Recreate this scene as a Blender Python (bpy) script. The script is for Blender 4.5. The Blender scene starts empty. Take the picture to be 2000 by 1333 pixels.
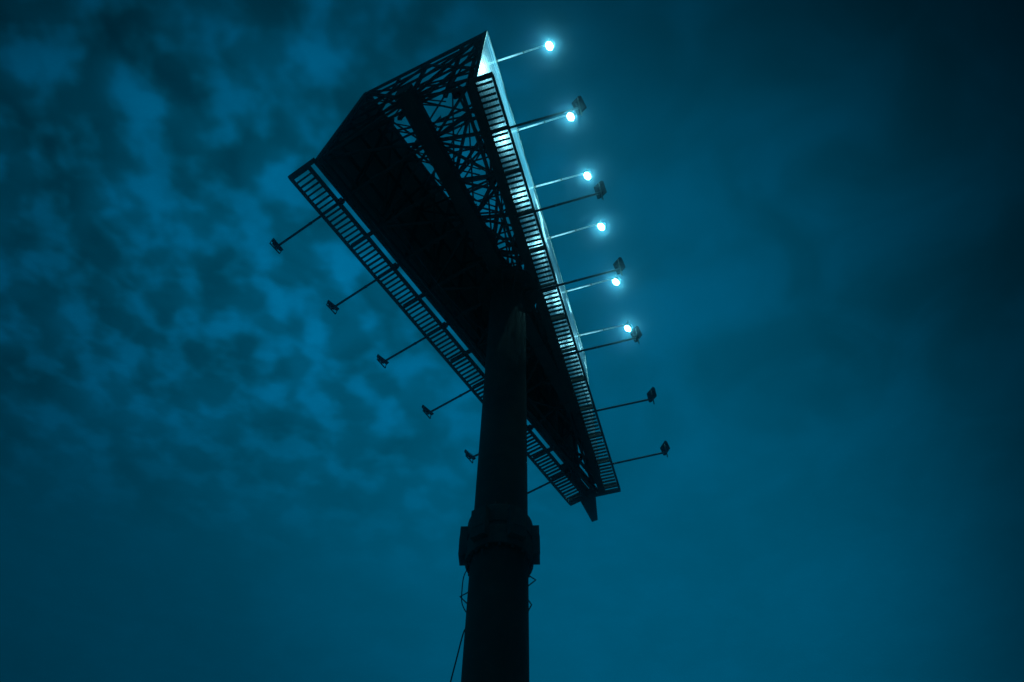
import bpy, bmesh, math, random
from mathutils import Vector, Matrix, Quaternion

random.seed(7)
SC = bpy.context.scene
COL = SC.collection

# ------------------------------------------------------------------ camera
H = 18.0                      # metres from eye height up to the underside of the billboard
EYE = 1.6
FPX, VX, VY = 1417.1, 19.9, 903.5     # focal length and zenith point, pixels of a 2000 px wide picture
Zc = Vector((VX, VY, FPX)).normalized()                     # zenith in camera (right, up, forward)
Fc = (Vector((0, 0, 1)) - Zc * Zc.z).normalized()
Xc = Fc.cross(Zc)
if Xc.x < 0: Xc = -Xc
right = Vector((Xc.x, Fc.x, Zc.x)); up = Vector((Xc.y, Fc.y, Zc.y)); fwd = Vector((Xc.z, Fc.z, Zc.z))
cam_data = bpy.data.cameras.new('camera'); cam = bpy.data.objects.new('camera', cam_data); COL.objects.link(cam)
cam_data.sensor_width = 36.0; cam_data.lens = FPX / 2000 * 36.0
cam_data.clip_start = 0.05; cam_data.clip_end = 6000
M = Matrix.Identity(4)
for i in range(3):
    M[i][0] = right[i]; M[i][1] = up[i]; M[i][2] = -fwd[i]
M[0][3], M[1][3], M[2][3] = 0, 0, EYE
cam.matrix_world = M
SC.camera = cam

# ------------------------------------------------------------------ sky
W = bpy.data.worlds.new('World'); SC.world = W; W.use_nodes = True
nt = W.node_tree; nt.nodes.clear()
def N(tree, kind, **kw):
    n = tree.nodes.new(kind)
    for k, v in kw.items(): setattr(n, k, v)
    return n
def setin(n, **kw):
    for k, v in kw.items(): n.inputs[k.replace('_', ' ')].default_value = v
class NT:
    """tiny helper for chains of math nodes"""
    def __init__(s, tree): s.t = tree
    def link(s, a, b): s.t.links.new(a, b)
    def m(s, op, a, b=0.0, c=0.0, clamp=False):
        n = s.t.nodes.new('ShaderNodeMath'); n.operation = op; n.use_clamp = clamp
        for i, v in enumerate((a, b, c)):
            if isinstance(v, (int, float)): n.inputs[i].default_value = v
            else: s.link(v, n.inputs[i])
        return n.outputs[0]
    def noise(s, vec, scale, detail=4, rough=.5, dist=0.0):
        n = s.t.nodes.new('ShaderNodeTexNoise'); n.noise_dimensions = '3D'
        n.inputs['Scale'].default_value = scale; n.inputs['Detail'].default_value = detail
        n.inputs['Roughness'].default_value = rough; n.inputs['Distortion'].default_value = dist
        if vec is not None: s.link(vec, n.inputs['Vector'])
        return n.outputs[0]
    def ramp(s, val, a, b, lo=0.0, hi=1.0, smooth=True):
        n = s.t.nodes.new('ShaderNodeMapRange'); n.interpolation_type = 'SMOOTHSTEP' if smooth else 'LINEAR'
        s.link(val, n.inputs[0])
        for i, v in zip((1, 2, 3, 4), (a, b, lo, hi)): n.inputs[i].default_value = v
        return n.outputs[0]
    def mix(s, fac, a, b, kind='MIX'):
        n = s.t.nodes.new('ShaderNodeMix'); n.data_type = 'RGBA'; n.blend_type = kind
        for sock, v in ((n.inputs[0], fac), (n.inputs[6], a), (n.inputs[7], b)):
            if isinstance(v, (int, float)): sock.default_value = v
            elif isinstance(v, tuple): sock.default_value = v
            else: s.link(v, sock)
        return n.outputs[2]
w = NT(nt)
SUN_EL, SUN_AZ = math.radians(1.5), math.radians(6)       # the last afterglow, behind the billboard
sky = N(nt, 'ShaderNodeTexSky', sky_type='NISHITA'); sky.sun_disc = False
sky.sun_elevation = SUN_EL; sky.sun_rotation = SUN_AZ
bw = N(nt, 'ShaderNodeRGBToBW'); w.link(sky.outputs[0], bw.inputs[0])
tc = N(nt, 'ShaderNodeTexCoord')
sep = N(nt, 'ShaderNodeSeparateXYZ'); w.link(tc.outputs['Generated'], sep.inputs[0])
zz = w.m('MAXIMUM', sep.outputs[2], 0.12)
px_ = w.m('DIVIDE', sep.outputs[0], zz); py_ = w.m('DIVIDE', sep.outputs[1], zz)
comb = N(nt, 'ShaderNodeCombineXYZ'); w.link(px_, comb.inputs[0]); w.link(py_, comb.inputs[1])
P_ = comb.outputs[0]                                        # point on a flat cloud deck
bil = w.noise(P_, 16.5, 2.4, .45, .10)                       # altocumulus billows
fine = w.noise(P_, 8.0, 2.0, .5, .3)
veil = w.noise(P_, 5.5, 3.0, .5, .8)                          # faint streaks on the clear side
big = w.noise(P_, 3.0, 2.5, .5, .5)
soft = w.noise(P_, 1.5, 2, .5)
cover = w.ramp(w.m('ADD', w.m('MULTIPLY', px_, -1.0), w.m('MULTIPLY', soft, .45)), .02, .52)   # billows thin out to the right
cover = w.m('MULTIPLY', cover, w.ramp(w.m('ADD', py_, w.m('MULTIPLY', px_, -.15)), 1.30, .62))
cover = w.m('ADD', cover, .05)
puff = w.m('ADD', w.m('MULTIPLY', w.ramp(bil, .40, .68, -1.0, 1.0), .85), w.m('MULTIPLY', w.ramp(fine, .34, .66, -1.0, 1.0), .38))
cl = w.m('ADD', w.m('MULTIPLY', w.m('MULTIPLY', puff, .43), cover),
         w.m('MULTIPLY', w.ramp(big, .32, .68, 1.0, -1.0), w.m('ADD', w.m('MULTIPLY', cover, .10), .035)))
cl = w.m('ADD', cl, w.m('MULTIPLY', w.ramp(veil, .3, .7, -1.0, 1.0), w.m('MULTIPLY', w.ramp(py_, 1.15, .5), .14)))
cl = w.m('ADD', cl, w.m('ADD', w.m('MULTIPLY', cover, .20), 1.02))
# the glow the thin cloud deck gives off is widest behind the billboard and dies away to the right
gd = N(nt, 'ShaderNodeVectorMath', operation='DOT_PRODUCT'); w.link(tc.outputs['Generated'], gd.inputs[0]); gd.inputs[1].default_value = (.02, .646, .762)
glow = w.m('MULTIPLY', w.ramp(gd.outputs['Value'], .58, 1.02, .40, 1.12), w.ramp(w.m('SUBTRACT', w.m('MULTIPLY', px_, -1.0), w.m('MULTIPLY', py_, -.35)), .42, 1.25, 1.0, .58))
bank = w.ramp(w.m('ADD', w.m('ADD', px_, w.m('MULTIPLY', py_, -.6)), w.m('MULTIPLY', w.m('SUBTRACT', soft, .5), .22)), -.22, .66, 1.0, .20)
thick = w.m('SUBTRACT', 1.0, w.m('MULTIPLY', w.ramp(w.m('ADD', w.m('ABSOLUTE', w.m('SUBTRACT', py_, .02)), w.m('MULTIPLY', big, .25)), .46, .16), .42))   # a thicker, darker belt overhead
lum = w.m('MULTIPLY', w.m('MULTIPLY', w.m('MULTIPLY', cl, bank), glow), thick)
val = w.m('MULTIPLY', lum, w.m('POWER', w.m('MULTIPLY', bw.outputs[0], 8.0), .08))
tint = w.mix(w.ramp(cl, .6, 1.7), (.0, .070, .122, 1), (.0, .077, .160, 1))
vs = N(nt, 'ShaderNodeVectorMath', operation='SCALE'); w.link(tint, vs.inputs[0]); w.link(val, vs.inputs['Scale'])
bg = N(nt, 'ShaderNodeBackground'); w.link(vs.outputs[0], bg.inputs[0]); bg.inputs[1].default_value = 1.0
wo = N(nt, 'ShaderNodeOutputWorld'); w.link(bg.outputs[0], wo.inputs[0])

# faint last light, almost nothing at this hour
sd = bpy.data.lights.new('sun', 'SUN'); sun = bpy.data.objects.new('sun', sd); COL.objects.link(sun)
sd.energy = 0.004; sd.angle = math.radians(12); sd.color = (.25, .7, 1.0)
sun.rotation_euler = (math.radians(90) - SUN_EL, 0, math.pi - SUN_AZ)

# ------------------------------------------------------------------ exposure and render
vsx = SC.view_settings; vsx.view_transform = 'Standard'; vsx.look = 'None'; vsx.exposure = 0; vsx.gamma = 1; vsx.use_curve_mapping = False
cy = SC.cycles
cy.use_denoising = True; cy.max_bounces = 5; cy.diffuse_bounces = 3; cy.glossy_bounces = 3; cy.volume_bounces = 0
cy.sample_clamp_indirect = 4.0; cy.caustics_reflective = False; cy.caustics_refractive = False
cy.volume_step_rate = 1.0

# ------------------------------------------------------------------ materials
def mat(name):
    m = bpy.data.materials.new(name); m.use_nodes = True
    t = m.node_tree; t.nodes.clear()
    b = t.nodes.new('ShaderNodeBsdfPrincipled'); o = t.nodes.new('ShaderNodeOutputMaterial')
    t.links.new(b.outputs[0], o.inputs[0])
    return m, t, b, NT(t)
def painted(name, c0, c1, rough=.55, metal=0.0, scale=3.0, bump=.0, spec=.3):
    m, t, b, h = mat(name)
    tcn = t.nodes.new('ShaderNodeTexCoord')
    n = h.noise(tcn.outputs['Object'], scale, 6, .6, .3)
    f = h.ramp(n, .38, .66)
    h.link(h.mix(f, (*c0, 1), (*c1, 1)), b.inputs['Base Color'])
    h.link(h.ramp(n, .3, .7, rough - .12, rough + .15), b.inputs['Roughness'])
    b.inputs['Metallic'].default_value = metal; b.inputs['Specular IOR Level'].default_value = spec
    if bump:
        bp = t.nodes.new('ShaderNodeBump'); bp.inputs['Strength'].default_value = bump; bp.inputs['Distance'].default_value = .02
        h.link(h.noise(tcn.outputs['Object'], scale * 9, 5, .6), bp.inputs['Height']); h.link(bp.outputs[0], b.inputs['Normal'])
    return m
STEEL = painted('dark_painted_steel', (.22, .24, .205), (.30, .315, .265), .8, 0, 2.5, .15, .2)
POLE = painted('pole_paint', (.17, .195, .16), (.23, .25, .20), .9, 0, 1.2, .1, .12)
GALV = painted('galvanised_steel', (.66, .68, .69), (.78, .79, .79), .5, .0, 6.0)
SHEET = painted('back_sheet_metal', (.52, .57, .49), (.62, .66, .57), .7, 0, 1.5, 0, .2)
HOUSE = painted('lamp_housing', (.006, .0065, .0065), (.010, .010, .010), .9, 0, 8, 0, .05)
RUBBER = painted('cable_rubber', (.015, .015, .016), (.025, .025, .025), .6, 0, 8)

m, t, b, h = mat('ground_concrete')
tcn = t.nodes.new('ShaderNodeTexCoord')
n1 = h.noise(tcn.outputs['Object'], .08, 6, .6); n2 = h.noise(tcn.outputs['Object'], 40, 3, .6)
h.link(h.mix(h.ramp(n1, .35, .65), (.24, .24, .225, 1), (.34, .335, .31, 1)), b.inputs['Base Color'])
b.inputs['Roughness'].default_value = .9
bp = t.nodes.new('ShaderNodeBump'); bp.inputs['Strength'].default_value = .4; h.link(n2, bp.inputs['Height']); h.link(bp.outputs[0], b.inputs['Normal'])
PAVING = m

def print_mat():
    """weathered glossy vinyl: pale streaked field, then a dark field with torn-looking white artwork"""
    m, t, b, h = mat('printed_vinyl')
    uv = t.nodes.new('ShaderNodeUVMap'); uv.uv_map = 'UVMap'
    sp = t.nodes.new('ShaderNodeSeparateXYZ'); h.link(uv.outputs[0], sp.inputs[0])
    U, V = sp.outputs[0], sp.outputs[1]                     # metres along and up the face
    def vec(su, sv):
        c = t.nodes.new('ShaderNodeCombineXYZ'); h.link(h.m('MULTIPLY', U, su), c.inputs[0]); h.link(h.m('MULTIPLY', V, sv), c.inputs[1]); return c.outputs[0]
    streak = h.noise(vec(.35, 2.6), 1.0, 5, .62, .2)
    wash = h.noise(vec(.5, .35), 1.0, 4, .55)
    art = h.noise(vec(.55, .75), 1.0, 5, .58, .6)
    glyph = h.noise(vec(.85, 8.5), 1.0, 3, .6, .25)
    pale = h.mix(h.ramp(streak, .35, .68), (.06, .17, .21, 1), (.26, .38, .42, 1))
    pale = h.mix(h.ramp(wash, .4, .75), pale, (.10, .24, .28, 1))
    dark = h.mix(h.ramp(streak, .4, .7), (.020, .035, .042, 1), (.05, .09, .10, 1))
    white = h.mix(h.ramp(streak, .4, .7), (.62, .68, .70, 1), (.82, .84, .84, 1))
    darkart = h.mix(h.ramp(art, .56, .59), dark, white)
    edge = h.m('ADD', U, h.m('MULTIPLY', h.m('SUBTRACT', wash, .5), 1.2))
    body = h.mix(h.ramp(edge, 5.2, 5.5), pale, darkart)
    # caption band along the foot of the poster
    cap = h.mix(h.ramp(glyph, .49, .56), (.66, .74, .76, 1), (.05, .17, .21, 1))
    capmask = h.ramp(h.m('ADD', V, h.m('MULTIPLY', h.m('SUBTRACT', art, .5), 1.0)), 2.15, 2.25, 1.0, 0.0)
    body = h.mix(capmask, body, cap)
    h.link(body, b.inputs['Base Color'])
    h.link(h.ramp(streak, .3, .7, .20, .30), b.inputs['Roughness'])
    b.inputs['Specular IOR Level'].default_value = .7; b.inputs['Coat Weight'].default_value = 1.0; b.inputs['Coat Roughness'].default_value = .22
    bp = t.nodes.new('ShaderNodeBump'); bp.inputs['Strength'].default_value = .18; bp.inputs['Distance'].default_value = .02
    h.link(h.noise(vec(.9, 1.4), 1.0, 4, .55, .4), bp.inputs['Height']); h.link(bp.outputs[0], b.inputs['Normal'])
    return m
PRINT = print_mat()

LAMP_COL = (.26, .82, 1.0)
m = bpy.data.materials.new('lit_lens'); m.use_nodes = True; t = m.node_tree; t.nodes.clear()
em = t.nodes.new('ShaderNodeEmission'); em.inputs[0].default_value = (*LAMP_COL, 1); em.inputs[1].default_value = 82
o = t.nodes.new('ShaderNodeOutputMaterial'); t.links.new(em.outputs[0], o.inputs[0]); LIT = m
m, t, b, h = mat('unlit_lens'); b.inputs['Base Color'].default_value = (.05, .055, .06, 1); b.inputs['Roughness'].default_value = .12
DARKLENS = m

# ------------------------------------------------------------------ mesh helpers
def mesh_from(name, bm):
    bmesh.ops.recalc_face_normals(bm, faces=bm.faces[:])
    me = bpy.data.meshes.new(name); bm.to_mesh(me); bm.free(); return me
def obj(name, data, material=None, parent=None, mw=None):
    o = bpy.data.objects.new(name, data); COL.objects.link(o)
    if material is not None and data is not None and not data.materials: data.materials.append(material)
    if parent is not None: o.parent = parent
    if mw is not None: o.matrix_basis = mw if parent is None else parent_inv(parent) @ mw
    return o
def parent_inv(p):
    m = Matrix.Identity(4); chain = []
    while p is not None: chain.append(p); p = p.parent
    for q in reversed(chain): m = m @ q.matrix_basis
    return m.inverted()
def box_bm(bm, sx, sy, sz, mat4=None):
    r = bmesh.ops.create_cube(bm, size=1.0); vs = r['verts']
    for v in vs: v.co = Vector((v.co.x * sx, v.co.y * sy, v.co.z * sz))
    if mat4 is not None: bmesh.ops.transform(bm, matrix=mat4, verts=vs)
    return vs
def cyl_bm(bm, r1, r2, z0, z1, seg=32, mat4=None, caps=True):
    r = bmesh.ops.create_cone(bm, cap_ends=caps, segments=seg, radius1=r1, radius2=r2, depth=z1 - z0)
    bmesh.ops.translate(bm, vec=(0, 0, (z0 + z1) / 2), verts=r['verts'])
    if mat4 is not None: bmesh.ops.transform(bm, matrix=mat4, verts=r['verts'])
    return r['verts']
def lathe(name, prof, seg=48):
    bm = bmesh.new(); rings = []
    for r, z in prof:
        rings.append([bm.verts.new((r * math.cos(2 * math.pi * k / seg), r * math.sin(2 * math.pi * k / seg), z)) for k in range(seg)])
    for a, b_ in zip(rings, rings[1:]):
        for k in range(seg): bm.faces.new((a[k], a[(k + 1) % seg], b_[(k + 1) % seg], b_[k]))
    bm.faces.new(rings[0][::-1]); bm.faces.new(rings[-1])
    return mesh_from(name, bm)
def tube_mesh(name, pts, r, seg=8):
    bm = bmesh.new(); pts = [Vector(p) for p in pts]; rings = []
    for i, p in enumerate(pts):
        d = (pts[min(i + 1, len(pts) - 1)] - pts[max(i - 1, 0)]).normalized()
        a = d.orthogonal().normalized() if i == 0 else (prev - d * prev.dot(d)).normalized()
        prev = a; b_ = d.cross(a)
        rings.append([bm.verts.new(p + a * r * math.cos(2 * math.pi * k / seg) + b_ * r * math.sin(2 * math.pi * k / seg)) for k in range(seg)])
    for a, b_ in zip(rings, rings[1:]):
        for k in range(seg): bm.faces.new((a[k], a[(k + 1) % seg], b_[(k + 1) % seg], b_[k]))
    bm.faces.new(rings[0][::-1]); bm.faces.new(rings[-1])
    return mesh_from(name, bm)
# unit-length steel sections along +X, shared by every member of that size
def section(kind, s):
    bm = bmesh.new(); k = s * .16
    if kind == 'angle': prof = [(-s/2, -s/2), (s/2, -s/2), (s/2, -s/2 + k), (-s/2 + k, -s/2 + k), (-s/2 + k, s/2), (-s/2, s/2)]
    elif kind == 'channel': prof = [(-s/3, -s/2), (s/3, -s/2), (s/3, -s/2 + k), (-s/3 + k, -s/2 + k), (-s/3 + k, s/2 - k), (s/3, s/2 - k), (s/3, s/2), (-s/3, s/2)]
    elif kind == 'tube': prof = [(s/2 * math.cos(a * math.pi / 4), s/2 * math.sin(a * math.pi / 4)) for a in range(8)]
    else: prof = [(-s/2, -s/2), (s/2, -s/2), (s/2, s/2), (-s/2, s/2)]
    a = [bm.verts.new((-.5, y, z)) for y, z in prof]; b_ = [bm.verts.new((.5, y, z)) for y, z in prof]
    n = len(prof)
    for i in range(n): bm.faces.new((a[i], a[(i + 1) % n], b_[(i + 1) % n], b_[i]))
    bm.faces.new(a[::-1]); bm.faces.new(b_)
    return mesh_from(kind + '_section', bm)
_sec = {}
def bar(name, p, q, kind='angle', s=.08, parent=None, material=None, roll=0.0):
    key = (kind, round(s, 3), (material or STEEL).name)
    if key not in _sec:
        _sec[key] = section(kind, s); _sec[key].materials.append(material or STEEL)
    p, q = Vector(p), Vector(q); d = q - p; L = d.length; x = d / L
    upv = Vector((0, 0, 1)) if abs(x.z) < .93 else Vector((1, 0, 0))
    y = upv.cross(x).normalized(); z = x.cross(y)
    if roll: rq = Matrix.Rotation(roll, 3, x); y = rq @ y; z = rq @ z
    mw = Matrix(((x.x * L, y.x, z.x, (p.x + q.x) / 2), (x.y * L, y.y, z.y, (p.y + q.y) / 2), (x.z * L, y.z, z.z, (p.z + q.z) / 2), (0, 0, 0, 1)))
    return obj(name, _sec[key], None, parent, mw)

# ------------------------------------------------------------------ plan of the billboard
def S(x, y, z): return Vector((x * H, y * H, EYE + z * H))
aR, oR, aL, oL = .3148, -.1257, .6076, -.4323
ZT = 1.391                                                 # top of the faces
PX, PY, PR = -.0075, .5464, .0276
def side(a, o):
    def f(t, off, z): return S(math.sin(a) * t + math.cos(a) * (o + off), math.cos(a) * t - math.sin(a) * (o + off), z)
    return f
RP, LP = side(aR, oR), side(aL, oL)                        # R: outward is +off; L: outward is -off
aB = (aR + aL) / 2
def BP(t, off, z): return S(PX + math.sin(aB) * t + math.cos(aB) * off, PY + math.cos(aB) * t - math.sin(aB) * off, z)
RT0, RT1, LT0, LT1 = .2011, .9282, .1185, .850
STEP = .0635
RS = [.2064 + STEP * i for i in range(13)]                 # frame stations along each face
LS = [.1219 + STEP * i for i in range(13)]

# ------------------------------------------------------------------ ground
bm = bmesh.new(); bmesh.ops.create_grid(bm, x_segments=8, y_segments=8, size=3000)
g = obj('ground', mesh_from('ground', bm), PAVING); g['kind'] = 'structure'

# ------------------------------------------------------------------ the billboard
BB = bpy.data.objects.new('billboard', None); COL.objects.link(BB)
BB.location = (PX * H, PY * H, 0)
BB['label'] = 'tall V-shaped steel billboard on one thick round pole, seen from below'
BB['category'] = 'billboard'
T0 = Matrix.Translation((PX * H, PY * H, 0))

def zz_(z): return EYE + z * H
r = PR * H
pole = obj('pole', lathe('pole', [(r, 0), (r, zz_(.25)), (r, zz_(.472)), (r * .995, zz_(.50)), (r * .985, zz_(.75)), (r * .985, zz_(.99))], 64), POLE, BB, T0)
for p in pole.data.polygons: p.use_smooth = len(p.vertices) == 4
base = obj('base_plate', lathe('base_plate', [(r * 1.9, 0.005), (r * 1.9, .06), (r * 1.02, .065)], 48), POLE, pole, T0)
# bolted flange joint halfway up
rf = r * 1.18
for nm, z0, z1 in (('flange', .4630, .4845), ('flange', .4895, .5110)):
    obj(nm, lathe(nm, [(r * 1.0, zz_(z0)), (rf * .99, zz_(z0)), (rf, zz_(z0) + .02), (rf, zz_(z1) - .02), (rf * .99, zz_(z1)), (r * 1.0, zz_(z1))], 40), STEEL, pole, T0)
obj('joint_sleeve', lathe('joint_sleeve', [(r, zz_(.4846)), (rf * .97, zz_(.4846)), (rf * .97, zz_(.4894)), (r, zz_(.4894))], 40), STEEL, pole, T0)
bm = bmesh.new(); box_bm(bm, r * .26, .30, H * .0345, Matrix.Translation((r * 1.27, 0, zz_(.4875))))
box_bm(bm, r * .28, .24, H * .012, Matrix.Translation((r * 1.275, 0, zz_(.4872))))
lugme = mesh_from('clamp_lug', bm); lugme.materials.append(STEEL)
for k in range(6): obj('clamp_lug', lugme, None, pole, T0 @ Matrix.Rotation(math.radians(-3 + 60 * k), 4, 'Z'))
bm = bmesh.new(); cyl_bm(bm, .028, .028, zz_(.4600), zz_(.5116), 6); boltme = mesh_from('flange_bolt', bm); boltme.materials.append(STEEL)
bm = bmesh.new()
gv = [(r * .98, zz_(.5111)), (rf * .9, zz_(.5111)), (r * .98, zz_(.522))]
fa = [bm.verts.new((x, -.012, z)) for x, z in gv]; fb = [bm.verts.new((x, .012, z)) for x, z in gv]
bm.faces.new(fa); bm.faces.new(fb[::-1])
for i in range(3): bm.faces.new((fa[i], fb[i], fb[(i + 1) % 3], fa[(i + 1) % 3]))
gusme = mesh_from('gusset', bm); gusme.materials.append(STEEL)
bm = bmesh.new(); bm.from_mesh(gusme)
for v in bm.verts: v.co.z = zz_(.4630) - .002 - (v.co.z - zz_(.5111))
gusme2 = mesh_from('gusset', bm); gusme2.materials.append(STEEL)
for k in range(16):
    a = 2 * math.pi * k / 16
    obj('flange_bolt', boltme, None, pole, T0 @ Matrix.Rotation(a, 4, 'Z') @ Matrix.Translation((rf * .93, 0, 0)))
    for gm in (gusme, gusme2): obj('gusset', gm, None, pole, T0 @ Matrix.Rotation(a + math.pi / 16, 4, 'Z'))
# round head the frame stands on
rh = .046 * H
obj('head_plate', lathe('head_plate', [(r * .985, zz_(.9895)), (rh, zz_(.9905)), (rh, zz_(.9985)), (r * .5, zz_(.9990))], 64), POLE, BB, T0)
bm = bmesh.new()
gv = [(r * .97, zz_(.9894)), (rh * .95, zz_(.9900)), (r * .97, zz_(.955))]
fa = [bm.verts.new((x, -.015, z)) for x, z in gv]; fb = [bm.verts.new((x, .015, z)) for x, z in gv]
bm.faces.new(fa); bm.faces.new(fb[::-1])
for i in range(3): bm.faces.new((fa[i], fb[i], fb[(i + 1) % 3], fa[(i + 1) % 3]))
hg = mesh_from('head_gusset', bm); hg.materials.append(POLE)
for k in range(12): obj('head_gusset', hg, None, pole, T0 @ Matrix.Rotation(2 * math.pi * (k + .5) / 12, 4, 'Z'))
# climbing hoops and a hook on the lower pole
def onpole(ang, rad, z): return Vector((PX * H + rad * math.sin(ang), PY * H + rad * math.cos(ang), zz_(z)))
for ang, z in ((math.radians(93), .4455), (math.radians(93), .4185), (math.radians(-98), .423)):
    d = .12 if z != .4185 else .045
    obj('climbing_hoop', tube_mesh('climbing_hoop', [onpole(ang, r * .97, z + .006), onpole(ang, r + d, z), onpole(ang, r * .97, z - .007)], .011), STEEL, pole, Matrix.Identity(4))

# ---- faces
def quad_box(name, f, t0, t1, o0, o1, z0, z1, material, parent, uv=False):
    bm = bmesh.new()
    c = [f(t, o, z) for t in (t0, t1) for o in (o0, o1) for z in (z0, z1)]
    v = [bm.verts.new(p) for p in c]
    for idx in ((0, 1, 3, 2), (4, 6, 7, 5), (0, 4, 5, 1), (2, 3, 7, 6), (0, 2, 6, 4), (1, 5, 7, 3)): bm.faces.new([v[i] for i in idx])
    bmesh.ops.recalc_face_normals(bm, faces=bm.faces[:])
    if uv:
        l = bm.loops.layers.uv.new('UVMap')
        par = {}
        i = 0
        for t in (t0, t1):
            for o in (o0, o1):
                for z in (z0, z1): par[v[i]] = ((t - t0) * H, (z - z0) * H); i += 1
        for fc in bm.faces:
            for lp in fc.loops: lp[l].uv = par[lp.vert]
    me = bpy.data.meshes.new(name); bm.to_mesh(me); bm.free()
    return obj(name, me, material, parent, Matrix.Identity(4))
I4 = Matrix.Identity(4)
def make_face(f, sg, t0, t1):
    """sg = +1 when outward is +off. The sheet, its edge trims and the sheet-metal back."""
    pn = quad_box('display_panel', f, t0 + .002, t1 - .002, sg * -.0045, sg * -.0009, 1.003, ZT - .003, SHEET, BB)
    nS = 12; L = (t1 - t0 - .004) / nS
    # printed vinyl, one skin
    quad_box('poster', f, t0 + .002, t1 - .002, sg * -.0008, sg * .0002, 1.0035, ZT - .0035, PRINT, pn, uv=True)
    quad_box('edge_trim', f, t0, t0 + .0019, sg * -.0048, sg * .0008, 1.001, ZT, STEEL, pn)
    quad_box('edge_trim', f, t1 - .0019, t1, sg * -.0048, sg * .0008, 1.001, ZT, STEEL, pn)
    quad_box('edge_trim', f, t0 + .0019, t1 - .0019, sg * -.0048, sg * .0008, ZT - .0029, ZT, STEEL, pn)
    quad_box('edge_trim', f, t0 + .0019, t1 - .0019, sg * -.0048, sg * .0008, 1.001, 1.0029, STEEL, pn)
    # ribs standing off the back sheets
    for i in range(nS + 1):
        t = t0 + .004 + L * i * .985
        quad_box('back_rib', f, t, t + .0016, sg * -.0068, sg * -.0046, 1.004, ZT - .004, SHEET, pn)
    return pn
make_face(RP, 1, RT0, RT1); make_face(LP, -1, LT0, LT1)

# ---- walkways under the foot of each face
def make_catwalk(f, sg, t0, t1, oi, oo, s0, lamps, ri, far):
    zc = 1.0
    cw = bar('catwalk', f(t0, sg * oi, zc), f(t1, sg * oi, zc), 'channel', ri, BB)
    own = cw.data.copy(); own.transform(T0 @ cw.matrix_basis); cw.data = own      # unscaled, so its parts keep their shape
    cw.matrix_basis = parent_inv(BB)
    bar('outer_rail', f(t0, sg * oo, zc), f(t1, sg * oo, zc), 'channel', .095, cw)
    bar('end_rail', f(t0, sg * min(oi - .001, -.004), zc), f(t0, sg * (oo + .001), zc), 'box', .11, cw)
    bar('end_rail', f(t1, sg * far, zc), f(t1, sg * (oo + .001), zc), 'box', .11, cw)
    n = int((t1 - t0) / (STEP / 8))
    for i in range(1, n):
        t = s0 + (i - round((s0 - t0) / (STEP / 8))) * STEP / 8
        if t < t0 + .003 or t > t1 - .003: continue
        ja, jb = random.gauss(0, .00025), random.gauss(0, .00025)
        bar('rung', f(t + ja, sg * (oi + .0035), zc + ja), f(t + jb, sg * (oo - .0025), zc + jb), 'box', random.choice((.044, .048, .052)), cw)
    k = -2
    while True:
        t = s0 + k * STEP
        k += 1
        if t < t0 + .01: continue
        if t > t1 - .004: break
        lamp = (k - 1) % 2 == 0
        bar('bracket', f(t + .0012, sg * -.010, zc + .0042), f(t + .0012, sg * (oo - .001), zc + .0042), 'channel', .09 if lamp else .13, cw)
        if lamp: bar('clamp', f(t - .004, sg * (oi - .004), zc + .002), f(t + .005, sg * (oi - .004), zc + .002), 'box', .10, cw)
    return cw
make_catwalk(RP, 1, .1985, .980, -.004, .0255, .2702, 6, .16, -.036)
make_catwalk(LP, -1, .1175, .890, .0103, .0435, .1851, 6, .115, -.012)

# ---- main box beam over the pole
def taper_beam(name, t0, t1, w0, w1, z0, z1, parent):
    bm = bmesh.new(); v = []
    for t, wd in ((t0, w0), (t1, w1)):
        for o in (-wd, wd):
            for z in (z0, z1): v.append(bm.verts.new(BP(t, o, z)))
    for idx in ((0, 1, 3, 2), (4, 6, 7, 5), (0, 4, 5, 1), (2, 3, 7, 6), (0, 2, 6, 4), (1, 5, 7, 3)): bm.faces.new([v[i] for i in idx])
    return obj(name, mesh_from(name, bm), STEEL, parent, I4)
beam = taper_beam('box_beam', -.335, .262, .0112, .0105, 1.003, 1.036, BB)
for i in range(10): # stiffener plates round the beam
    t = -.33 + i * STEP
    taper_beam('stiffener', t, t + .0012, .0128, .0128, 1.0015, 1.0375, beam)
quad_box('closing_plate', LP, .800, .889, .004, -.0088, 1.004, 1.0052, STEEL, BB)
quad_box('closing_plate', LP, .790, .900, .0045, .0165, 1.0085, 1.0097, STEEL, BB)
# tapered nose at the closed end of the V
bm = bmesh.new(); v = []
for q in ((.133, .985), (.1625, 1.046), (.1730, 1.040), (.164, .978)):
    for z in (.996, 1.004): v.append(bm.verts.new(S(q[0], q[1], z)))
for idx in ((0, 2, 4, 6), (1, 7, 5, 3), (0, 1, 3, 2), (2, 3, 5, 4), (4, 5, 7, 6), (6, 7, 1, 0)): bm.faces.new([v[i] for i in idx])
obj('nose_plate', mesh_from('nose_plate', bm), STEEL, BB, I4)

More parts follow.
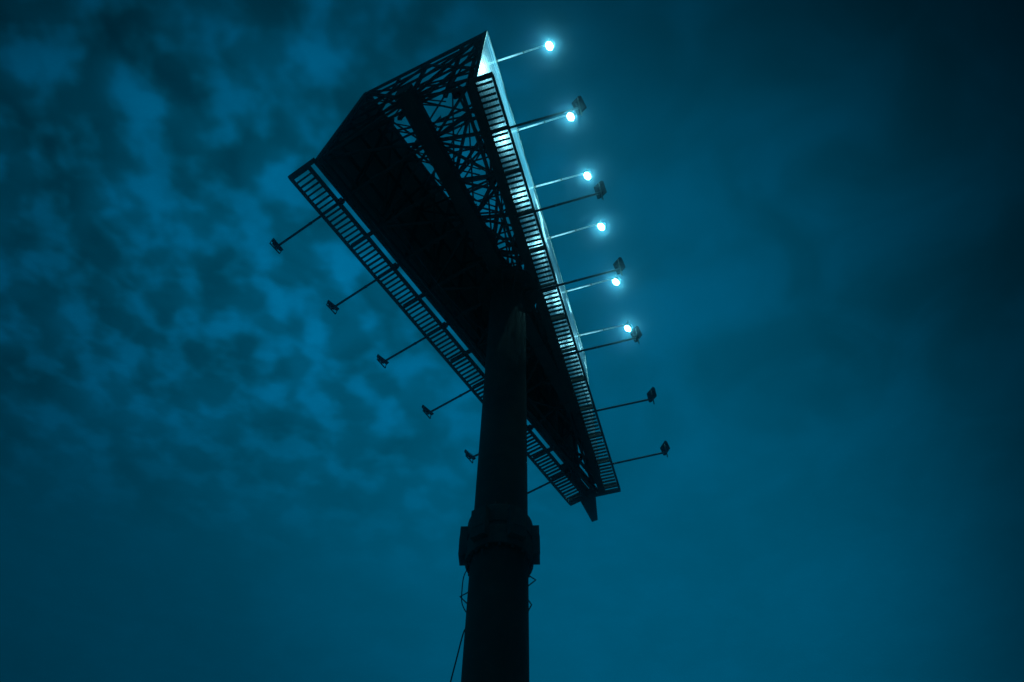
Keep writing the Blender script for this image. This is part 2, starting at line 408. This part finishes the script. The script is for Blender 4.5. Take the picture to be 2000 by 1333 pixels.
# ---- lattice frame between the two faces
RB, RTp, LB, LTp = [], [], [], []
nst = 12
Bt = lambda j: -.318 + .0652 * j
for j in range(nst):
    pass
def Rb(j, o=-.013, z=1.006): return RP(RS[j], o, z)
def Rt(j, o=-.013, z=ZT - .01): return RP(RS[j], o, z)
def Lb(j, o=.013, z=1.006): return LP(LS[j], o, z)
def Lt(j, o=.013, z=ZT - .01): return LP(LS[j], o, z)
def Bb(j, o=0, z=1.03):        # on the box beam, then on the middle line of the V past the beam's end
    return BP(Bt(j), o, z) if j < 8 else RP(RS[min(j, 12)], -.013, z).lerp(LP(LS[min(j, 12)], .013, z), .5)
def Bt_(j, o=0, z=ZT - .012):
    return BP(Bt(j), o, z) if j < 5 else RP(RS[min(j, 12)], -.013, z).lerp(LP(LS[min(j, 12)], .013, z), .5)
def M_(name, p, q, s=.075, kind='angle', roll=0.0): return bar(name, p, q, kind, s, BB, STEEL, roll)
# chords along each face
for f, ts, sg in ((RP, RS, 1), (LP, LS, -1)):
    t0, t1 = ts[0] - .002, ts[12] + .012
    M_('chord', f(t0, sg * -.0105, 1.004), f(t1, sg * -.0105, 1.004), .17, 'channel')
    M_('chord', f(t0, sg * -.022, 1.012), f(t1, sg * -.022, 1.012), .085, 'box')
    to = .013 if sg > 0 else .0085
    M_('chord', f(t0, sg * -to, ZT - .008), f(t1, sg * -to, ZT - .008), .13, 'channel')
    if sg > 0: M_('chord', f(t0, sg * -.026, ZT - .012), f(t1, sg * -.026, ZT - .012), .08, 'box')
    for z in (1.10, 1.20, 1.30): M_('girt', f(t0, sg * -.0095, z), f(t1, sg * -.0095, z), .08, 'angle')
    for j in range(nst):
        M_('post', f(ts[j], sg * -.013, 1.008), f(ts[j], sg * -.013, ZT - .01), .10, 'channel', 0)
        a, b_ = (1.008, ZT - .012) if j % 2 == 0 else (ZT - .012, 1.008)
        if j < nst - 1: M_('brace', f(ts[j], sg * -.020, a), f(ts[j + 1], sg * -.020, b_), .06)
# stations across the V
for j in range(nst):
    half = j < 6
    M_('strut', Rb(j), Bb(j), .11 if j else .09, 'channel')
    M_('strut', Lb(j), Bb(j), .11 if j else .09, 'channel')
    if j < nst - 1:
        if j % 2 == 0:
            M_('brace', Rb(j), Bb(j + 1), .07); M_('brace', Lb(j), Bb(j + 1), .07)
        else:
            M_('brace', Bb(j), Rb(j + 1), .07); M_('brace', Bb(j), Lb(j + 1), .07)
    if j % 2 == 0:
        M_('strut', Rt(j), Lt(j), .085, 'angle')
        M_('brace', Bb(j, 0, 1.036), Rt(j), .07)
        M_('brace', Bb(j, 0, 1.036), Lt(j), .07)
    if j % 2 == 0 and j + 2 < nst:
        M_('brace', Rt(j), Bt_(j + 1), .06); M_('brace', Lt(j), Bt_(j + 1), .06)
        M_('brace', Bt_(j + 1), Rt(j + 2), .06); M_('brace', Bt_(j + 1), Lt(j + 2), .06)
    if j % 2 == 1:
        M_('brace', Bb(j, 0, 1.036), RP(RS[j], -.013, 1.20), .07)
        M_('brace', Bb(j, 0, 1.036), LP(LS[j], .013, 1.20), .07)
        M_('strut', RP(RS[j], -.013, 1.20), LP(LS[j], .013, 1.20), .07)
M_('chord', Bt_(1), Bt_(4), .08, 'box'); M_('chord', Bt_(4), Bt_(11), .08, 'box')
M_('chord', BP(.262, 0, 1.02), Bb(12, 0, 1.02), .16, 'box')
for j in (2, 4, 6): M_('post', Bb(j, 0, 1.036), Bt_(j), .09, 'box')
for j in range(1, 10):
    M_('brace', Bb(j, 0, 1.03), RP(RS[j + 1], -.013, 1.10), .055)
    M_('brace', RP(RS[j], -.015, 1.20), Bt_(j + 1), .055)
    M_('brace', LP(LS[j], .015, 1.30), Bt_(j + 1), .055)
    if j % 2 == 1: M_('strut', Rt(j), Bt_(j), .07)
for j in range(0, 10):
    M_('brace', RP(RS[j], -.018, 1.008), RP(RS[j + 1], -.018, ZT - .02), .045)
    M_('brace', Bb(j, 0, 1.036), Bt_(j + 1), .05)
    M_('brace', Bt_(j + 1), Bb(j + 2, 0, 1.036), .05)
    if j % 2 == 0: M_('brace', RP(RS[j + 1], -.014, 1.10), Bb(j, 0, 1.032), .05)
    M_('brace', Rt(j), Bt_(j + 1), .045)
    M_('strut', RP(RS[j], -.016, 1.10), Bb(j, 0, 1.10), .05)
    if j > 0: M_('brace', Bt_(j), Lt(j + 1), .045)
    if j > 0: M_('brace', Bt_(j, 0, 1.25), LP(LS[j - 1], .012, ZT - .02), .045)
for j in range(0, 7):      # light bracing between the beam and the head of the dark face
    M_('brace', Lt(j), Bb(j + 1, 0, 1.10), .045)
    M_('brace', Lt(j + 1), Bb(j, 0, 1.16), .045)
    M_('brace', LP(LS[j], .010, 1.33), Bt_(j + 1, 0, 1.22), .04)
# open end frame
for k, z in enumerate((1.06, 1.13, 1.20, 1.27, 1.335)):
    M_('girt', RP(RT0 + .004, -.006, z), LP(LT0 + .004, .006, z), .075, 'angle')
M_('girt', RP(RT0 + .003, -.005, ZT - .004), LP(LT0 + .003, .005, ZT - .004), .12, 'channel')
def E(u, z):  # point on the open end plane, u from left 0 to right 1
    a, b_ = LP(LT0 + .006, .006, z), RP(RT0 + .006, -.006, z); return a.lerp(b_, u)
for u in (.28, .52, .82): M_('post', E(u, 1.03), E(u, ZT - .006), .11 if u != .28 else .08, 'channel')
for u0, z0, u1, z1 in ((.02, ZT - .01, .52, 1.13), (.52, 1.27, .98, ZT - .01), (.02, 1.20, .52, ZT - .01), (.52, ZT - .01, .98, 1.13), (.52, 1.03, .98, 1.27), (.05, 1.06, .52, 1.20)):
    M_('brace', E(u0, z0), E(u1, z1), .065)
# transformer boxes hung on the frame
def small_box(name, c, sx, sy, sz, rz):
    bm = bmesh.new(); box_bm(bm, sx, sy, sz); bmesh.ops.bevel(bm, geom=bm.edges[:], offset=.02, segments=2, affect='EDGES')
    return obj(name, mesh_from(name, bm), HOUSE, BB, Matrix.Translation(c) @ Matrix.Rotation(-rz, 4, 'Z'))
small_box('ballast_box', E(.895, 1.045) + Vector((0, .12, 0)), .27, .22, .24, aR)
small_box('ballast_box', RP(.347, -.024, 1.03), .20, .24, .18, aR)

# slack wires strung along the back of the dark face
for ta, tb, o_, z_, sag in ((.20, .31, .012, 1.010, .012), (.31, .436, .013, 1.012, .016), (.436, .60, .012, 1.011, .020), (.26, .50, .030, 1.03, .03)):
    pts = [LP(ta + (tb - ta) * k / 10, o_, z_ - sag * 4 * (k / 10) * (1 - k / 10)) for k in range(11)]
    obj('slack_wire', tube_mesh('slack_wire', pts, .010, 6), GALV, BB, I4)

# ------------------------------------------------------------------ floodlights
# local frame: +X outward from the face, +Y along the face, +Z up, origin at the arm's root on the face
def arm_mesh(L, rr):
    bm = bmesh.new()
    R90 = Matrix.Rotation(math.radians(90), 4, 'Y')
    cyl_bm(bm, rr, rr, 0.0, L, 12, R90)
    return mesh_from('arm', bm)
def ring_mesh(rr):
    bm = bmesh.new(); cyl_bm(bm, rr * 1.35, rr * 1.35, -.025, .025, 12, Matrix.Rotation(math.radians(90), 4, 'Y')); return mesh_from('arm_joint', bm)
def housing_mesh(s, d):
    bm = bmesh.new()
    # tray: narrower cooling back, wider lens rim; lens looks along -Z here
    def ring(hw, z): return [bm.verts.new((x * hw, y * hw, z)) for x, y in ((-1, -1), (1, -1), (1, 1), (-1, 1))]
    rs = [ring(s * .40, d * .50), ring(s * .47, d * .30), ring(s * .5, -d * .30), ring(s * .5, -d * .45), ring(s * .44, -d * .45), ring(s * .42, -d * .36)]
    for a, b_ in zip(rs, rs[1:]):
        for k in range(4): bm.faces.new((a[k], a[(k + 1) % 4], b_[(k + 1) % 4], b_[k]))
    bm.faces.new(rs[0][::-1]); bm.faces.new(rs[-1])
    bmesh.ops.bevel(bm, geom=[e for e in bm.edges], offset=s * .02, segments=1, affect='EDGES')
    return mesh_from('housing', bm)
def fins_mesh(s, d):
    bm = bmesh.new()
    for k in range(7):
        y = (k - 3) * s * .085
        box_bm(bm, s * .5, s * .02, d * .35, Matrix.Translation((0, y, d * .62)))
    return mesh_from('cooling_fins', bm)
def yoke_mesh(s):
    bm = bmesh.new()
    for sy in (-1, 1): box_bm(bm, .03, .012, .24, Matrix.Translation((0, sy * s * .53, -.10)))
    box_bm(bm, .035, s * 1.09, .012, Matrix.Translation((0, 0, -.225)))
    return mesh_from('yoke', bm)
def lens_mesh(s, d, rnd):
    bm = bmesh.new()
    if rnd:
        vs = bmesh.ops.create_circle(bm, cap_ends=True, segments=28, radius=s * .465)['verts']
        for v in vs: v.co.z = -d * .40
    else:
        box_bm(bm, s * .82, s * .82, .008, Matrix.Translation((0, 0, -d * .39)))
    return mesh_from('lens', bm)
FS, FD = .355, .11
FL = .29
def drum_mesh(rr, d):
    return lathe('housing', [(rr * .45, d * .95), (rr * .72, d * .80), (rr * .92, d * .25), (rr * 1.0, -d * .38), (rr * 1.0, -d * .44), (rr * .965, -d * .44), (rr * .96, -d * .36)], 28)
ME = dict(houseL=drum_mesh(.144, .15), finsL=fins_mesh(FL, .16), yokeL=yoke_mesh(FL), ring=ring_mesh(.03), house=housing_mesh(FS, FD), fins=fins_mesh(FS, FD), yoke=yoke_mesh(FS), lens0=lens_mesh(FS, FD, False), lens1=lens_mesh(FL, .16, True))
_arm = {}
spotdata = None
def floodlight(f, sg, ang, t, length, z, lit, label, group, root_off=0.0):
    """a floodlight on its arm; each is a thing of its own"""
    global spotdata
    L = length * H
    o = bpy.data.objects.new('floodlight', None); COL.objects.link(o)
    out = Vector((math.cos(ang), -math.sin(ang), 0)) * sg
    along = Vector((0, 0, 1)).cross(out)
    p = f(t, sg * root_off, z)
    mw = Matrix(((out.x, along.x, 0, p.x), (out.y, along.y, 0, p.y), (0, 0, 1, p.z), (0, 0, 0, 1)))
    mw = mw @ Matrix.Rotation(math.radians(random.uniform(-.7, .9)), 4, 'Y') @ Matrix.Rotation(math.radians(random.uniform(-.7, .7)), 4, 'Z')
    o.matrix_basis = mw
    o['label'] = label; o['category'] = 'floodlight'; o['group'] = group
    key = (round(L, 2), lit)
    if key not in _arm: _arm[key] = arm_mesh(L + (.0 if lit else .13), .032 if not lit else .032)
    armm = _arm[key]
    A = lambda nm, me, m_, loc=I4: obj(nm, me, m_, o, mw @ loc)
    A('arm', armm, GALV if lit else STEEL2)
    A('arm_joint', ME['ring'].copy() if False else ME['ring'], STEEL, Matrix.Translation((L * .52, 0, 0)))
    A('arm_joint', ME['ring'], STEEL, Matrix.Translation((.05, 0, 0)))
    jit = random.uniform(-4, 4)
    if lit:   # hung under the arm's end, looking down and back at the face
        tilt = math.radians(36 + jit)
        hd = Matrix.Translation((L + .04, 0, -.27)) @ Matrix.Rotation(tilt, 4, 'Y')
        A('yoke', ME['yokeL'], STEEL, Matrix.Translation((L + .04, 0, -.27)) @ Matrix.Rotation(math.pi, 4, 'X') @ Matrix.Scale(1.2, 4, (0, 0, 1)))
        A('housing', ME['houseL'], HOUSE, hd); A('cooling_fins', ME['finsL'], HOUSE, hd)
        A('lens', ME['lens1'], LIT, hd)
        if spotdata is None:
            spotdata = bpy.data.lights.new('beam', 'SPOT'); spotdata.energy = SPOT_W; spotdata.color = LAMP_COL
            spotdata.spot_size = math.radians(97); spotdata.spot_blend = .35; spotdata.shadow_soft_size = .12
        sp = bpy.data.objects.new('beam', spotdata); COL.objects.link(sp); sp.parent = o
        sp.matrix_basis = parent_inv(o) @ mw @ hd @ Matrix.Translation((0, 0, -.14)) @ Matrix.Rotation(math.radians(26), 4, 'Y')
    else:     # stands on the arm's end, looking up and back at the face
        tilt = math.radians((131 if sg > 0 else 119) + jit)
        hd = Matrix.Translation((L + .13, 0, .19)) @ Matrix.Rotation(math.radians(random.uniform(-14, 4)), 4, 'Z') @ Matrix.Rotation(tilt, 4, 'Y')
        A('yoke', ME['yoke'], STEEL, Matrix.Translation((L + .13, 0, .19)))
        A('housing', ME['house'], HOUSE, hd); A('cooling_fins', ME['fins'], HOUSE, hd)
        A('lens', ME['lens0'], DARKLENS, hd)
    return o
STEEL2 = painted('arm_steel', (.10, .10, .10), (.16, .155, .15), .45, .3, 6.0)
SPOT_W = 1100.0
ordn = ['first', 'second', 'third', 'fourth', 'fifth', 'sixth']
# six lit ones along the top of the bright face
LITPOS = [(.257, .100), (.389, .105), (.508, .108), (.624, .109), (.757, .110), (.875, .110)]
for i, (t_, off) in enumerate(LITPOS):
    lab = ['glowing white floodlight at the top of the picture, first in the lit row',
           'second glowing floodlight of the lit row, touching a dark box floodlight',
           'third glowing floodlight of the lit row, alone above a dark box',
           'fourth glowing floodlight of the lit row, midway down the bright face',
           'fifth glowing floodlight of the lit row, just under a dark box',
           'sixth and lowest glowing floodlight, just above a dark box floodlight'][i]
    floodlight(RP, 1, aR, t_, off, ZT + .0045, True, lab, 'lit floodlights along the bright face')
for i in range(6):
    lab = ['dark box floodlight touching the second glowing lamp, uppermost of the dark right row',
           'dark box floodlight below the third glowing lamp, second of the right row',
           'dark box floodlight just above the fifth glowing lamp, third of the right row',
           'dark box floodlight just below the lowest glowing lamp, fourth of the right row',
           'dark box floodlight past the lit row, last but one on the right',
           'lowest dark box floodlight on the right, near the end of its walkway'][i]
    floodlight(RP, 1, aR, .2702 + .1275 * i, .1257 - .001, .9935, False, lab, 'unlit floodlights on the walkway of the bright face', -.006)
for i in range(6):
    lab = ['dark floodlight farthest left, uppermost of the row left of the pole',
           'dark floodlight second from the left end of the left walkway',
           'dark floodlight third from the left end of the left walkway',
           'dark floodlight on the left walkway, its arm ending beside the pole',
           'dark floodlight whose arm is hidden, its head peeking out left of the pole',
           'dark floodlight behind the pole, only its pale arm showing right of the pole'][i]
    floodlight(LP, -1, aL, .1851 + .1262 * i, .1354 - .001, .9935, False, lab, 'unlit floodlights on the walkway of the dark face', -.006)
# ------------------------------------------------------------------ loose cables
def cable(label, pts, rad):
    # smooth the control points
    P = [Vector(p) for p in pts]; out = []
    for i in range(len(P) - 1):
        p0, p1, p2, p3 = P[max(i - 1, 0)], P[i], P[i + 1], P[min(i + 2, len(P) - 1)]
        for s in range(8):
            u = s / 8
            out.append(.5 * ((2 * p1) + (p2 - p0) * u + (2 * p0 - 5 * p1 + 4 * p2 - p3) * u * u + (3 * p1 - p0 - 3 * p2 + p3) * u ** 3))
    out.append(P[-1])
    c = obj('cable', tube_mesh('cable', out, rad), RUBBER); c['label'] = label; c['category'] = 'cable'
    return c
L_ = math.radians(-96)
cable('black cable bowing out left of the pole below its bolted joint',
      [onpole(L_, r * .96, .468), onpole(L_, r * 1.04, .458), onpole(L_, r + .085, .446), onpole(L_, r + .095, .430), onpole(L_, r + .08, .418), onpole(L_, r + .03, .411), onpole(L_, r * .96, .407)], .009)
cable('thin slack wire leaning away from the pole at the bottom edge',
      [onpole(L_, r * .98, .392), onpole(L_, r + .03, .384), onpole(L_, r + .12, .352), onpole(L_, r + .25, .31), onpole(L_, r + .62, .22), onpole(L_, r + 1.0, .08), onpole(L_, r + 1.25, -.0875)], .011)

# ------------------------------------------------------------------ haze: added scattering volume, imitates the camera's bloom round the lamps
bm = bmesh.new(); box_bm(bm, 90, 90, 36, Matrix.Translation((0, 14, 16.5)))
hz = obj('bloom_haze', mesh_from('bloom_haze', bm)); hz['kind'] = 'stuff'; hz['label'] = 'added thin volume imitating lens bloom round the lamps'
m = bpy.data.materials.new('bloom_haze'); m.use_nodes = True; t = m.node_tree; t.nodes.clear()
pv = t.nodes.new('ShaderNodeVolumePrincipled'); pv.inputs['Color'].default_value = (.40, .86, 1.0, 1)
pv.inputs['Density'].default_value = .0078; pv.inputs['Anisotropy'].default_value = .985
o = t.nodes.new('ShaderNodeOutputMaterial'); t.links.new(pv.outputs[0], o.inputs['Volume'])
hz.data.materials.append(m)
